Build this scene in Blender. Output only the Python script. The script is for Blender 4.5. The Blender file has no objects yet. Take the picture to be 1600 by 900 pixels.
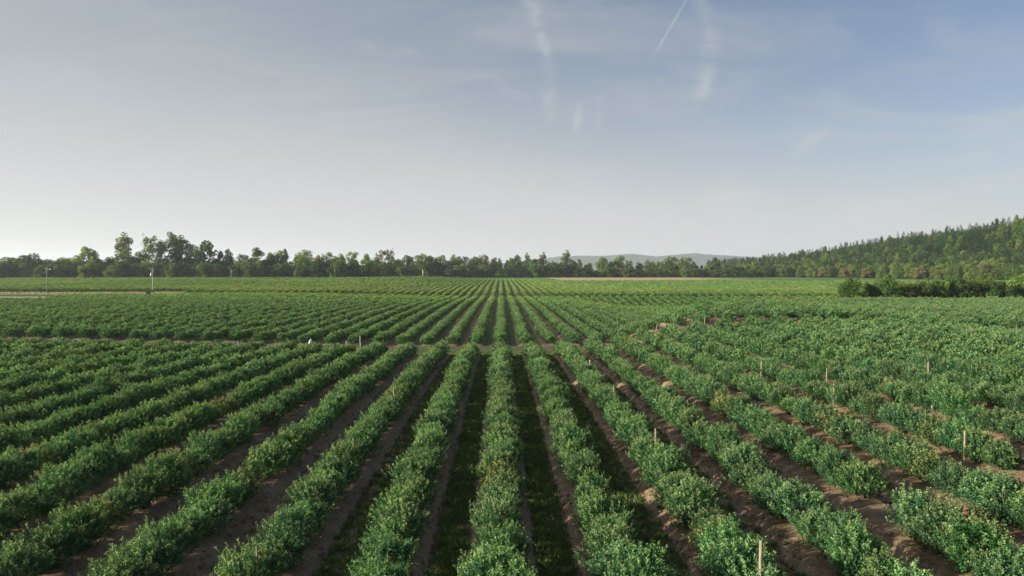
import bpy, math, random
import numpy as np
from mathutils import Vector, Matrix, Euler

sc = bpy.context.scene
COL = sc.collection
R = math.radians
PI = math.pi
random.seed(7)

# ------------------------------------------------------------------ camera
F = 1067.0                       # focal length in photo pixels (1600 wide)
CAMZ = 8.15
cd = bpy.data.cameras.new('camera')
cam = bpy.data.objects.new('camera', cd)
COL.objects.link(cam)
cd.sensor_width = 36.0
cd.lens = 36.0 * F / 1600.0
cd.clip_start = 0.1
cd.clip_end = 30000
cam.location = (0, 0, CAMZ)
cam.rotation_euler = (R(90 - 1.557), 0, R(-0.913))
sc.camera = cam

# ------------------------------------------------------------------ light
SUN_EL = 17.0
SUN_AZ = -102.0                  # from the viewing direction (+Y), negative = to the left
sd = bpy.data.lights.new('sun', 'SUN')
sd.energy = 4.8
sd.angle = R(1.5)
sd.color = (1.0, 0.89, 0.69)
sun = bpy.data.objects.new('sun', sd)
COL.objects.link(sun)
sdir = Vector((math.sin(R(SUN_AZ)) * math.cos(R(SUN_EL)), math.cos(R(SUN_AZ)) * math.cos(R(SUN_EL)), math.sin(R(SUN_EL))))
sun.rotation_euler = sdir.to_track_quat('Z', 'Y').to_euler()

vs = sc.view_settings
vs.view_transform = 'Standard'
vs.look = 'None'
vs.exposure = 1.45
vs.gamma = 1.0
vs.use_curve_mapping = False
try:
    sc.cycles.max_bounces = 6
    sc.cycles.diffuse_bounces = 4
    sc.cycles.transmission_bounces = 3
    sc.cycles.volume_bounces = 1
    sc.cycles.use_denoising = True
except Exception:
    pass

# ------------------------------------------------------------------ node helpers
class NT:
    def __init__(s, tree): s.t = tree
    def n(s, typ, **kw):
        nd = s.t.nodes.new(typ)
        for k, v in kw.items(): setattr(nd, k, v)
        return nd
    def put(s, sock, v):
        if isinstance(v, bpy.types.NodeSocket): s.t.links.new(v, sock)
        elif isinstance(v, tuple) and sock.type == 'RGBA' and len(v) == 3: sock.default_value = (*v, 1)
        else: sock.default_value = v
    def m(s, op, a, b=0.0, c=None, clamp=False):
        nd = s.n('ShaderNodeMath', operation=op); nd.use_clamp = clamp
        s.put(nd.inputs[0], a); s.put(nd.inputs[1], b)
        if c is not None: s.put(nd.inputs[2], c)
        return nd.outputs[0]
    def mix(s, f, a, b):
        nd = s.n('ShaderNodeMix', data_type='RGBA')
        s.put(nd.inputs[0], f); s.put(nd.inputs[6], a); s.put(nd.inputs[7], b)
        return nd.outputs[2]
    def mul(s, a, b):
        nd = s.n('ShaderNodeMix', data_type='RGBA', blend_type='MULTIPLY')
        nd.inputs[0].default_value = 1; s.put(nd.inputs[6], a); s.put(nd.inputs[7], b)
        return nd.outputs[2]
    def ramp(s, f, lo, hi, a=0.0, b=1.0, smooth=True):
        nd = s.n('ShaderNodeMapRange', interpolation_type='SMOOTHSTEP' if smooth else 'LINEAR')
        for i, v in enumerate((f, lo, hi, a, b)): s.put(nd.inputs[i], v)
        return nd.outputs[0]
    def noise(s, vec, scale, detail=3, rough=.5, dist=0.0):
        nd = s.n('ShaderNodeTexNoise')
        if vec is not None: s.put(nd.inputs['Vector'], vec)
        nd.inputs['Scale'].default_value = scale; nd.inputs['Detail'].default_value = detail
        nd.inputs['Roughness'].default_value = rough; nd.inputs['Distortion'].default_value = dist
        return nd.outputs[0]
    def attr(s, name):
        return s.n('ShaderNodeAttribute', attribute_name=name).outputs['Fac']
    def comb(s, x, y, z):
        nd = s.n('ShaderNodeCombineXYZ'); s.put(nd.inputs[0], x); s.put(nd.inputs[1], y); s.put(nd.inputs[2], z)
        return nd.outputs[0]

def new_mat(name):
    m = bpy.data.materials.new(name); m.use_nodes = True
    m.node_tree.nodes.clear()
    k = NT(m.node_tree)
    out = k.n('ShaderNodeOutputMaterial')
    return m, k, out

# ------------------------------------------------------------------ world: clear low-sun sky with thin high veil
w = bpy.data.worlds.new('World'); sc.world = w; w.use_nodes = True
w.node_tree.nodes.clear()
k = NT(w.node_tree)
sky = k.n('ShaderNodeTexSky', sky_type='NISHITA', sun_disc=False)
sky.sun_elevation = R(SUN_EL)
sky.sun_rotation = R(SUN_AZ)
sky.altitude = 50; sky.air_density = 1.0; sky.dust_density = 0.6; sky.ozone_density = 2.0
tc = k.n('ShaderNodeTexCoord'); gen = tc.outputs['Generated']
sep = k.n('ShaderNodeSeparateXYZ'); k.put(sep.inputs[0], gen)
X, Y, Z = sep.outputs
yy = k.m('MAXIMUM', Y, 0.05)
a = k.m('DIVIDE', X, yy); b = k.m('DIVIDE', Z, yy)
front = k.ramp(Y, 0.1, 0.3)
P = k.comb(a, b, 0.0)
def seg(p0, p1, wdt, soft=0.5, ns=9.0, stretch=1.0, strength=1.0, bend=0.0):
    """thin streak of cirrus between two sky points given as (photo u, v)"""
    A = ((p0[0]-783)/F, (421-p0[1])/F); B = ((p1[0]-783)/F, (421-p1[1])/F)
    dx, dy = B[0]-A[0], B[1]-A[1]; L = math.hypot(dx, dy); dx /= L; dy /= L
    ax = k.m('SUBTRACT', a, A[0]); by = k.m('SUBTRACT', b, A[1])
    t = k.m('DIVIDE', k.m('ADD', k.m('MULTIPLY', ax, dx), k.m('MULTIPLY', by, dy)), L)
    d = k.m('SUBTRACT', k.m('MULTIPLY', ax, dy), k.m('MULTIPLY', by, dx))
    nz = k.m('SUBTRACT', k.noise(P, ns, 4, .6), .5)
    d = k.m('ADD', d, k.m('MULTIPLY', nz, wdt * 2.2 * stretch))
    if bend: d = k.m('ADD', d, k.m('MULTIPLY', k.m('MULTIPLY', t, k.m('SUBTRACT', 1.0, t)), bend))
    prof = k.ramp(k.m('ABSOLUTE', d), 0.0, wdt, 1.0, 0.0)
    ends = k.m('MULTIPLY', k.ramp(t, -0.12, 0.25), k.ramp(t, 0.8, 1.1, 1, 0))
    tex = k.ramp(k.noise(P, ns * 3, 5, .7), .35, .75, 1 - soft, 1.0)
    return k.m('MULTIPLY', k.m('MULTIPLY', k.m('MULTIPLY', prof, ends), tex), strength)
streaks = [
    seg((1080, -14), (1020, 90), .0030, .5, 26, .45, .42),
    seg((816, -25), (858, 185), .020, .9, 9, 1.0, .38, .05),
    seg((1082, -25), (1074, 178), .024, .9, 8, 1.0, .33, .13),
    seg((898, 210), (908, 160), .009, .6, 12, .7, .30),
    seg((934, 205), (936, 150), .006, .6, 12, .7, .14),
    seg((1240, 245), (1305, 190), .016, .7, 10, .8, .28),
    seg((1480, 250), (1560, 238), .010, .8, 10, .8, .22),
    seg((1330, 330), (1640, 268), .022, .8, 6, .9, .30),
    seg((1400, 250), (1640, 170), .030, .8, 5, .9, .16),
    seg((540, 72), (665, 92), .014, .8, 12, .9, .20),
    seg((765, 128), (830, 158), .010, .8, 14, .9, .20),
    seg((812, 305), (850, 268), .010, .8, 12, .9, .16),
]
st = streaks[0]
for s_ in streaks[1:]: st = k.m('MAXIMUM', st, s_)
st = k.m('MULTIPLY', st, k.m('MULTIPLY', front, .9))
# broad soft cirrus sheets, stretched along a low diagonal
mp = k.n('ShaderNodeMapping'); k.put(mp.inputs[0], P)
mp.inputs['Rotation'].default_value = (0, 0, R(-18)); mp.inputs['Scale'].default_value = (1.2, 4.5, 1)
sheet = k.ramp(k.noise(mp.outputs[0], 2.2, 8, .62, .9), .42, .76, 0.0, .30)
sheet = k.m('MULTIPLY', sheet, front)
el = k.m('MAXIMUM', Z, 0.0)
veil_h = k.m('POWER', k.m('SUBTRACT', 1.0, el), 5.5)            # thick low down, thin overhead
lefty = k.ramp(X, -0.60, 0.55, 1.0, 0.0, smooth=False)
veil = k.m('ADD', k.m('MULTIPLY', veil_h, 0.92), k.m('MULTIPLY_ADD', lefty, 0.80, .10), clamp=True)
veil = k.m('MINIMUM', k.m('ADD', veil, k.m('ADD', sheet, st)), .97)
veilcol = k.mix(k.ramp(el, 0.0, 0.36), (5.3, 5.3, 5.2), (2.75, 3.1, 3.45))
skyc = k.mul(sky.outputs[0], (.80, .825, .93))
colr = k.mix(veil, skyc, veilcol)
colr = k.mix(k.m('ADD', k.m('MULTIPLY', st, .6), k.m('MULTIPLY', sheet, .3)), colr, (5.6, 5.65, 5.75))
colr = k.mul(colr, (.935, .935, .94))
bg = k.n('ShaderNodeBackground'); k.put(bg.inputs[0], colr); bg.inputs[1].default_value = 0.05
wo = k.n('ShaderNodeOutputWorld'); k.t.links.new(bg.outputs[0], wo.inputs[0])

# ------------------------------------------------------------------ numeric helpers
def sm(x, a, b):
    t = np.clip((np.asarray(x, float) - a) / (b - a), 0, 1)
    return t * t * (3 - 2 * t)

_rg = np.random.RandomState(11)
_lat = _rg.rand(256, 256)
def vnoise(x, y):
    x = np.asarray(x, float); y = np.asarray(y, float)
    xi = np.floor(x).astype(int); yi = np.floor(y).astype(int)
    fx = x - xi; fy = y - yi; fx = fx*fx*(3-2*fx); fy = fy*fy*(3-2*fy)
    g = lambda i, j: _lat[i % 256, j % 256]
    return (g(xi, yi)*(1-fx)+g(xi+1, yi)*fx)*(1-fy) + (g(xi, yi+1)*(1-fx)+g(xi+1, yi+1)*fx)*fy
def fbm(x, y, o=4):
    s = 0; a_ = 1; t = 0
    for i in range(o):
        s = s + a_ * vnoise(x * 2**i + 17*i, y * 2**i + 31*i); t += a_; a_ *= .5
    return s / t

CY = [-200, 0, 45, 58, 68, 77, 86, 110, 147, 200, 225, 247, 257, 300, 371, 470, 557, 620, 900, 20000]
CG = [-8.15, -8.15, -8.16, -8.34, -8.68, -9.2, -9.5, -9.45, -9.45, -10.1, -10.5, -10.9, -10.15, -9.75, -9.5, -9.3, -9.15, -8.0, -8.0, -8.0]
EDGE_Y = [40, 60, 70, 89, 110, 160, 180, 420]
EDGE_X = [2, 7, 13, 22, 38, 78, 92, 300]
# hill on the right: foot line X as a function of Y, and ridge height along it
def hill_in(x, y):
    """metres inside the wooded hill's foot line (positive = on the hill)"""
    pts = [(500, 180), (352, 405), (345, 430), (352, 560), (322, 650), (285, 720), (240, 800), (150, 930), (60, 1100)]
    x = np.asarray(x, float); y = np.asarray(y, float)
    best = np.full(x.shape, 1e9); sgn = np.ones(x.shape)
    for (x0, y0), (x1, y1) in zip(pts[:-1], pts[1:]):
        dx, dy = x1-x0, y1-y0; L2 = dx*dx+dy*dy
        t = np.clip(((x-x0)*dx+(y-y0)*dy)/L2, 0, 1)
        px, py = x0+t*dx, y0+t*dy
        d = np.hypot(x-px, y-py)
        s = np.sign((x-x0)*dy-(y-y0)*dx)
        upd = d < best
        best = np.where(upd, d, best); sgn = np.where(upd, s, sgn)
    return best*sgn
def hill_h(x, y):
    d = hill_in(x, y)
    uu = 783 + F * np.asarray(x, float) / np.maximum(np.asarray(y, float), 50)
    top = np.interp(uu, [1000, 1130, 1200, 1300, 1400, 1500, 1600, 1750, 2000], [0, 3, 9, 18, 30, 34, 42, 50, 58])
    h = top * sm(d, -5, 165) * (1 + .10*(fbm(np.asarray(x)/70., np.asarray(y)/70.)-.5))
    return np.where(d > -5, h, 0)
def ground_z(x, y):
    x = np.asarray(x, float); y = np.asarray(y, float)
    g = np.interp(y, CY, CG)
    g = (g + np.interp(y-4, CY, CG) + np.interp(y+4, CY, CG)) / 3
    g = g + sm(-x, 12, 72) * (1.15 + .9 * sm(y, 250, 480)) * sm(y, 30, 75) * (1 - sm(y, 600, 900))
    g = g - 2.7*sm(x, 14, 45)*sm(y, 84, 120)*(1-sm(y, 215, 250))
    # swell of the right-hand plateau
    P = -8.15 + 1.6*sm(x, 6, 32) - 1.3*sm(x, 38, 60) - .6*np.clip((y-92)/80., 0, 1.1) + .5*sm(x, 12, 28)*sm(y, 66, 88)*(1-sm(y, 105, 140))
    xe = np.interp(y, EDGE_Y, EDGE_X)
    wd = np.interp(y, [50, 90, 160], [8, 8, 12])
    wgt = sm((x - xe) / wd, -1.2, .25) * (1 - sm(y, 184, 215))
    wgt = np.where(y < 40, sm(x, -3, 8), wgt)
    g = g*(1-wgt) + P*wgt
    g = g + .9 * sm(x, 100, 220) * sm(y, 230, 400) * (1 - sm(y, 560, 640))
    g = g + .22 * (fbm(x/22., y/22., 3) - .5) * sm(np.hypot(x, y), 20, 60)
    g = g + hill_h(x, y)
    return g + CAMZ

ALLEY1 = lambda x: (67.5 + 4.5*sm(x, 8, 18), 84.0 - 3.0*sm(x, 8, 25))     # cross alley in front of the second block
def in_block(x, y):
    """which planting block a point is in (0 = none)"""
    x = np.asarray(x, float); y = np.asarray(y, float)
    a0 = 68.5 + 5.5*sm(x, 8, 18); a1 = 83.0 - 4.0*sm(x, 8, 25)
    o = np.zeros(np.broadcast(x, y).shape, int)
    o = np.where((y > 9) & (y < a0), 1, o)
    o = np.where((y > a1) & (y < 248), 2, o)
    o = np.where((y > 255) & (y < 370), 3, o)
    o = np.where((y > 373) & (y < 556), 4, o)
    shrub = (x > 88) & (y > 172 + 0*x) & (y < 192)
    o = np.where(shrub, 0, o)
    # bare farm yard and grass strip on the left
    yard = (x < -124 - (y-184)*.42 + 5*vnoise(y/5., 3.3)) & (y > 180 + 4*vnoise(x/9., 1.)) & (y < 250)
    o = np.where(yard & (y < 400), 0, o)
    strip = (x < -118) & (y >= 248) & (y < 272)
    o = np.where(strip | ((x < -118) & (y > 234) & (y < 400) & (y < 250)), 0, o)
    o = np.where((x > 42 + (y-480)*-.2) & (y > 486), 0, o)
    o = np.where((x/np.maximum(y, 1) > -.531) & (x/np.maximum(y, 1) < -.503) & (y > 200) & (y < 250), 0, o)
    o = np.where(hill_in(x, y) > -14, 0, o)
    return o

def proj(p):
    v = cam_inv @ Vector(p)
    return 800 + F * v.x / -v.z, 450 - F * v.y / -v.z
bpy.context.view_layer.update()
cam_inv = cam.matrix_world.inverted()
def ray(u, v):
    d = cam.matrix_world.to_3x3() @ Vector(((u-800)/F, (450-v)/F, -1))
    return d / d.y
def at(u, D):
    """world x and ground z of photo column u at distance D"""
    d = ray(u, 430); x = d.x * D
    return x, float(ground_z(x, D))
def z_at(v, u, D):
    return CAMZ + ray(u, v).z * D

# ------------------------------------------------------------------ mesh helpers
def np_mesh(name, V, Fc, mat=None, attrs=None, smooth=False):
    V = np.asarray(V, np.float32); Fc = np.asarray(Fc, np.int32)
    me = bpy.data.meshes.new(name)
    nf, kk = Fc.shape
    me.vertices.add(len(V)); me.vertices.foreach_set('co', V.ravel())
    me.loops.add(nf*kk); me.loops.foreach_set('vertex_index', Fc.ravel())
    me.polygons.add(nf); me.polygons.foreach_set('loop_start', np.arange(nf, dtype=np.int32)*kk)
    if smooth: me.polygons.foreach_set('use_smooth', np.ones(nf, bool))
    for an, av in (attrs or {}).items():
        at_ = me.attributes.new(an, 'FLOAT', 'POINT'); at_.data.foreach_set('value', np.asarray(av, np.float32))
    me.update(calc_edges=True)
    if mat: me.materials.append(mat)
    return me

class MB:
    """collects tubes, boxes and lathes into one mesh"""
    def __init__(s): s.v = []; s.f = []
    def tube(s, pts, rad, n=8, cap=True):
        pts = [Vector(p) for p in pts]
        if not hasattr(rad, '__len__'): rad = [rad]*len(pts)
        b0 = len(s.v)
        for i, p in enumerate(pts):
            d = (pts[min(i+1, len(pts)-1)] - pts[max(i-1, 0)]).normalized()
            q = d.to_track_quat('Z', 'Y')
            for j in range(n):
                s.v.append(p + q @ Vector((math.cos(2*PI*j/n)*rad[i], math.sin(2*PI*j/n)*rad[i], 0)))
        for i in range(len(pts)-1):
            for j in range(n):
                a_ = b0+i*n+j; c_ = b0+i*n+(j+1) % n
                s.f.append((a_, c_, c_+n, a_+n))
        if cap:
            s.f.append(tuple(b0+j for j in range(n))[::-1])
            s.f.append(tuple(b0+(len(pts)-1)*n+j for j in range(n)))
    def box(s, c, h, bev=0.0, rz=0.0):
        b0 = len(s.v); c = Vector(c); M = Matrix.Rotation(rz, 3, 'Z')
        prof = [(-1, 1-bev), (-1+0, 1), (1, 1), (1, 1-bev)] if False else None
        e = bev
        # chamfered vertical corners
        ring = [(-h[0]+e, -h[1]), (h[0]-e, -h[1]), (h[0], -h[1]+e), (h[0], h[1]-e), (h[0]-e, h[1]), (-h[0]+e, h[1]), (-h[0], h[1]-e), (-h[0], -h[1]+e)]
        for z in (-h[2], h[2]):
            for x, y in ring: s.v.append(c + M @ Vector((x, y, z)))
        n = 8
        for j in range(n): s.f.append((b0+j, b0+(j+1) % n, b0+n+(j+1) % n, b0+n+j))
        s.f.append(tuple(b0+j for j in range(n))[::-1]); s.f.append(tuple(b0+n+j for j in range(n)))
    def mesh(s, name, mat, smooth=False):
        me = bpy.data.meshes.new(name); me.from_pydata([tuple(p) for p in s.v], [], s.f)
        if smooth: me.polygons.foreach_set('use_smooth', [True]*len(me.polygons))
        me.materials.append(mat); me.update(); return me

def obj(name, me, parent=None, loc=None):
    o = bpy.data.objects.new(name, me); COL.objects.link(o)
    if parent is not None: o.parent = parent
    if loc is not None: o.location = loc
    return o
def tag(o, label, cat=None, group=None, kind=None):
    o['label'] = label
    if cat: o['category'] = cat
    if group: o['group'] = group
    if kind: o['kind'] = kind
    return o
def thing(name, label, cat, loc, rz=0.0, group=None, scl=None):
    o = bpy.data.objects.new(name, None); COL.objects.link(o)
    o.empty_display_size = .3
    o.location = loc; o.rotation_euler = (0, 0, rz)
    if scl is not None: o.scale = scl
    return tag(o, label, cat, group)

_ones = ['', 'first', 'second', 'third', 'fourth', 'fifth', 'sixth', 'seventh', 'eighth', 'ninth', 'tenth', 'eleventh', 'twelfth', 'thirteenth', 'fourteenth', 'fifteenth', 'sixteenth', 'seventeenth', 'eighteenth', 'nineteenth']
_tens = ['', '', 'twent', 'thirt', 'fort', 'fift', 'sixt', 'sevent', 'eight', 'ninet']
def ordn(n):
    if n < 20: return _ones[n]
    if n >= 100:
        return 'hundredth' if n == 100 else ('hundred-and-' + ordn(n-100) if n < 200 else 'two-hundred-and-' + ordn(n-200) if n > 200 else 'two-hundredth')
    t, u = divmod(n, 10)
    return _tens[t] + 'ieth' if u == 0 else _tens[t] + 'y-' + _ones[u]

# ------------------------------------------------------------------ materials
def leaf_mat(name, dark, pale, trans=.25, var=.25, rough=.7, hue=.02):
    m, k, out = new_mat(name)
    oi = k.n('ShaderNodeObjectInfo')
    age = k.attr('age')
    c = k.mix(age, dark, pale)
    hs = k.n('ShaderNodeHueSaturation')
    k.put(hs.inputs['Color'], c)
    k.put(hs.inputs['Hue'], k.m('ADD', .5, k.m('MULTIPLY', k.m('SUBTRACT', oi.outputs['Random'], .5), hue*2)))
    rv = k.m('FRACT', k.m('MULTIPLY', oi.outputs['Random'], 7.31))
    k.put(hs.inputs['Value'], k.m('ADD', 1 - var, k.m('MULTIPLY', rv, 2*var)))
    k.put(hs.inputs['Saturation'], k.m('ADD', .92, k.m('MULTIPLY', k.m('FRACT', k.m('MULTIPLY', rv, 5.7)), .16)))
    bs = k.n('ShaderNodeBsdfPrincipled')
    k.put(bs.inputs['Base Color'], hs.outputs[0]); bs.inputs['Roughness'].default_value = rough
    bs.inputs['Specular IOR Level'].default_value = .18
    tr = k.n('ShaderNodeBsdfTranslucent')
    k.put(tr.inputs[0], k.mul(hs.outputs[0], (1.15, 1.25, .55)))
    mx = k.n('ShaderNodeMixShader'); mx.inputs[0].default_value = trans
    k.t.links.new(bs.outputs[0], mx.inputs[1]); k.t.links.new(tr.outputs[0], mx.inputs[2])
    k.t.links.new(mx.outputs[0], out.inputs[0])
    return m
def plain_mat(name, col, rough=.8, nscale=8, namp=.35, col2=None, metal=0.0, stretch=(1, 1, 1)):
    m, k, out = new_mat(name)
    tcn = k.n('ShaderNodeTexCoord'); mp = k.n('ShaderNodeMapping')
    k.put(mp.inputs[0], tcn.outputs['Object']); mp.inputs['Scale'].default_value = stretch
    nz = k.noise(mp.outputs[0], nscale, 5, .65)
    c = k.mix(k.ramp(nz, .3, .7), tuple(x*(1-namp) for x in col), col2 or tuple(min(1, x*(1+namp)) for x in col))
    bs = k.n('ShaderNodeBsdfPrincipled'); k.put(bs.inputs['Base Color'], c)
    bs.inputs['Roughness'].default_value = rough; bs.inputs['Metallic'].default_value = metal
    bp = k.n('ShaderNodeBump'); bp.inputs['Strength'].default_value = .4; bp.inputs['Distance'].default_value = .01
    k.put(bp.inputs['Height'], nz); k.t.links.new(bp.outputs[0], bs.inputs['Normal'])
    k.t.links.new(bs.outputs[0], out.inputs[0])
    return m

M_bush = leaf_mat('bush_leaf', (.038, .112, .046), (.208, .305, .125), .30, .20)
M_bush_weak = leaf_mat('bush_leaf_weak', (.060, .105, .035), (.260, .280, .110), .25, .20)
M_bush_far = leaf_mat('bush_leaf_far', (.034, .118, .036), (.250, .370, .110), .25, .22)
M_bush_sunlit = leaf_mat('bush_leaf_sunlit', (.068, .150, .036), (.350, .410, .120), .25, .18)  # paler copy of the far leaf: low sun on the rows put into the colour
M_tree = leaf_mat('tree_leaf', (.052, .108, .024), (.205, .275, .060), .44, .28, hue=.025)
M_tree_yel = leaf_mat('tree_leaf_yellow', (.095, .145, .032), (.250, .285, .080), .45, .15, hue=.02)
M_tree_tan = leaf_mat('tree_leaf_tan', (.105, .110, .040), (.210, .190, .090), .25, .15, hue=.01)
M_dark = leaf_mat('tree_leaf_dark', (.036, .078, .021), (.105, .160, .040), .34, .25, hue=.02)
M_con = leaf_mat('needle', (.019, .056, .021), (.068, .128, .040), .18, .30, .6, hue=.025)
M_bark = plain_mat('bark', (.11, .085, .06), .95, 6, .4, stretch=(4, 4, .6))
M_stem = plain_mat('stem_bark', (.10, .065, .045), .95, 20, .4)
M_post = plain_mat('weathered_wood', (.27, .21, .165), .9, 7, .35, stretch=(6, 6, .6))
M_post_white = plain_mat('white_post', (.44, .42, .39), .8, 7, .2, stretch=(6, 6, .6))
M_pole = plain_mat('pole_wood', (.25, .22, .185), .9, 5, .3, stretch=(6, 6, .4))
M_metal = plain_mat('grey_metal', (.52, .53, .53), .5, 3, .15, metal=.3)
M_blue = plain_mat('blue_grey_paint', (.16, .20, .25), .5, 3, .2)
M_pale = plain_mat('pale_paint', (.58, .62, .62), .5, 3, .1)
M_black = plain_mat('dark_rubber', (.03, .03, .03), .7, 3, .2)
M_insul = plain_mat('porcelain', (.55, .53, .50), .3, 3, .1)
M_wire = plain_mat('wire', (.10, .10, .10), .5, 3, .1)
M_bag = plain_mat('white_plastic', (.80, .80, .78), .45, 12, .08)
M_grass = leaf_mat('grass_blade', (.050, .100, .030), (.120, .170, .055), .25, .25)
M_drygrass = leaf_mat('dry_grass_blade', (.17, .15, .06), (.38, .34, .17), .25, .2)

# ground
m, k, out = new_mat('field_soil'); M_ground = m
geo = k.n('ShaderNodeNewGeometry'); pos = geo.outputs['Position']
sp = k.n('ShaderNodeSeparateXYZ'); k.put(sp.inputs[0], pos); gx, gy, gz = sp.outputs
ph = k.m('ABSOLUTE', k.m('SUBTRACT', k.m('FRACT', k.m('ADD', k.m('DIVIDE', gx, 3.0), .5)), .5))
edge_n = k.m('SUBTRACT', k.noise(pos, .9, 4, .6), .5)
edge_f = k.m('SUBTRACT', k.noise(pos, 6.0, 4, .7), .5)
dr = k.m('ADD', k.m('MULTIPLY', ph, 3.0), k.m('ADD', k.m('MULTIPLY', edge_n, .45), k.m('MULTIPLY', edge_f, .22)))   # metres from the row
mid = k.ramp(dr, .94, 1.12)                                  # sod strip in the alley middle
lane = k.comb(k.m('MULTIPLY', k.m('FLOOR', k.m('DIVIDE', gx, 3.0)), 7.7), k.m('MULTIPLY', gy, .035), 0.0)
lane_n = k.noise(lane, 1.0, 2, .5)
near_c = k.ramp(k.m('ABSOLUTE', k.m('SUBTRACT', gx, .6)), 3.0, 6.5, .30, -.06)
sod = k.m('MULTIPLY', mid, k.ramp(k.m('ADD', k.m('ADD', lane_n, near_c), k.m('MULTIPLY', edge_n, .25)), .52, .66))
n1 = k.noise(pos, 2.2, 6, .7); n2 = k.noise(pos, 14.0, 5, .75); n3 = k.noise(pos, .25, 3, .5)
mulch = k.mix(k.ramp(n1, .35, .7), (.200, .132, .080), (.305, .222, .150))
mulch = k.mix(k.m('MULTIPLY', k.ramp(n2, .52, .75), .55), mulch, (.27, .205, .155))
mulch = k.mix(k.m('MULTIPLY', k.ramp(n2, .48, .28), .6), mulch, (.060, .042, .030))
wheel = k.ramp(k.m('ABSOLUTE', k.m('SUBTRACT', dr, 1.0)), .05, .3, 1.0, 0.0)
soil = k.mix(k.m('MULTIPLY', wheel, .55), mulch, (.265, .208, .155))
weeds = k.m('MULTIPLY', k.ramp(k.noise(pos, 1.3, 5, .65), .60, .68), .7)
soil = k.mix(weeds, soil, (.060, .085, .030))
sodc = k.mix(k.ramp(n2, .3, .7), (.055, .090, .034), (.105, .150, .055))
sodc = k.mix(k.m('MULTIPLY', k.ramp(n1, .55, .7), .5), sodc, (.085, .070, .040))
rowc = k.mix(sod, soil, sodc)
inf = k.attr('rows')                                        # 1 inside planting blocks
alley = k.mix(k.ramp(k.m('ADD', k.noise(pos, .35, 4, .6), k.m('MULTIPLY', k.m('SUBTRACT', n2, .5), .2)), .42, .60), (.040, .088, .024), (.105, .078, .054))
c = k.mix(inf, alley, rowc)
dry = k.attr('dry'); grass = k.attr('grass'); yard = k.attr('yard'); wood = k.attr('wood')
gcol = k.mix(n3, (.070, .140, .028), (.125, .185, .045))
gst = k.noise(k.comb(k.m('MULTIPLY', gx, .01), k.m('MULTIPLY', gy, .09), 0.0), 1.0, 3, .6)
gcol = k.mix(k.ramp(gst, .45, .6), gcol, (.045, .105, .025))
c = k.mix(grass, c, gcol)
c = k.mix(dry, c, k.mix(n3, (.30, .225, .125), (.40, .30, .17)))
c = k.mix(yard, c, k.mix(n1, (.20, .18, .17), (.30, .27, .25)))
c = k.mix(wood, c, (.030, .040, .016))
bs = k.n('ShaderNodeBsdfPrincipled'); k.put(bs.inputs['Base Color'], c); bs.inputs['Roughness'].default_value = .95
bs.inputs['Specular IOR Level'].default_value = .15
bp = k.n('ShaderNodeBump'); bp.inputs['Strength'].default_value = .8; bp.inputs['Distance'].default_value = .07
k.put(bp.inputs['Height'], k.m('ADD', n2, k.m('MULTIPLY', n1, 1.5))); k.t.links.new(bp.outputs[0], bs.inputs['Normal'])
k.t.links.new(bs.outputs[0], out.inputs[0])

m, k, out = new_mat('distant_forest'); M_hills = m
geo = k.n('ShaderNodeNewGeometry')
n1 = k.noise(geo.outputs['Position'], .012, 5, .7); n2 = k.noise(geo.outputs['Position'], .05, 4, .7)
c = k.mix(k.ramp(n1, .35, .65), (.020, .042, .020), (.050, .075, .032))
c = k.mix(k.m('MULTIPLY', k.ramp(n2, .55, .7), .5), c, (.075, .085, .045))
bs = k.n('ShaderNodeBsdfPrincipled'); k.put(bs.inputs['Base Color'], c); bs.inputs['Roughness'].default_value = 1
bs.inputs['Specular IOR Level'].default_value = 0.0
k.t.links.new(bs.outputs[0], out.inputs[0])

# ------------------------------------------------------------------ ground sheet
def axis(parts):
    o = []
    for a_, b_, s_ in parts: o.append(np.arange(a_, b_, s_))
    return np.concatenate(o)
def geom(a_, b_, n): return a_ * (b_ / a_) ** (np.arange(1, n+1) / n)
xs = np.concatenate([-geom(700, 12000, 22)[::-1], axis([(-700, -220, 12), (-220, -60, 2.5), (-60, 60, .25), (60, 220, 2.5), (220, 700, 8)]), geom(700, 12000, 22)])
ys = np.concatenate([-geom(40, 3000, 14)[::-1], axis([(-40, 8, 4), (8, 72, .3), (72, 130, 1.0), (130, 290, 2.5), (290, 700, 6), (700, 1000, 12)]), geom(1000, 20000, 26)])
GX, GY = np.meshgrid(xs, ys)
GZ = ground_z(GX, GY)
blk = in_block(GX, GY)
rowsf = (blk > 0).astype(float)
d_row = np.abs(((GX/3.0+.5) % 1.0) - .5) * 3.0
fade = sm(130-GY, 0, 30) * (np.abs(GX) < 60)
berm = .24 * (1 - sm(d_row + .35*(fbm(GX*.8, GY*.8, 2)-.5), .55, 1.05)) * rowsf
GZ = GZ + fade * (berm + .06*(fbm(GX*1.7, GY*1.7, 3)-.5) + .04*(vnoise(GX*5, GY*5)-.5))
rut = np.exp(-((d_row - 1.05)/.16)**2) * .05 * rowsf
GZ = GZ - fade * rut
hin = hill_in(GX, GY)
wood = sm(hin, -12, -2)
dry = .75*((GX < -118)&(GY > 255)&(GY < 272)) + (GY > 490) * (GX > 44 + (620-GY)*.12) * (1 - sm(GX, 165, 215)) * (GY < 670) * (1-wood)
grassf = np.maximum.reduce([sm(GY, 556, 562), sm(GX, 40, 46)*sm(GY, 487, 490), (GY > 250)*(GX < -118)*(GY < 272)*1.0, sm(GX, 150, 175)*sm(GY, 425, 432)]) * (1-wood)
wood = np.maximum(wood, sm(GY - np.interp(GX, [-400, -120, 0, 60, 300], [478, 500, 655, 690, 690]), 0, 6))
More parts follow.
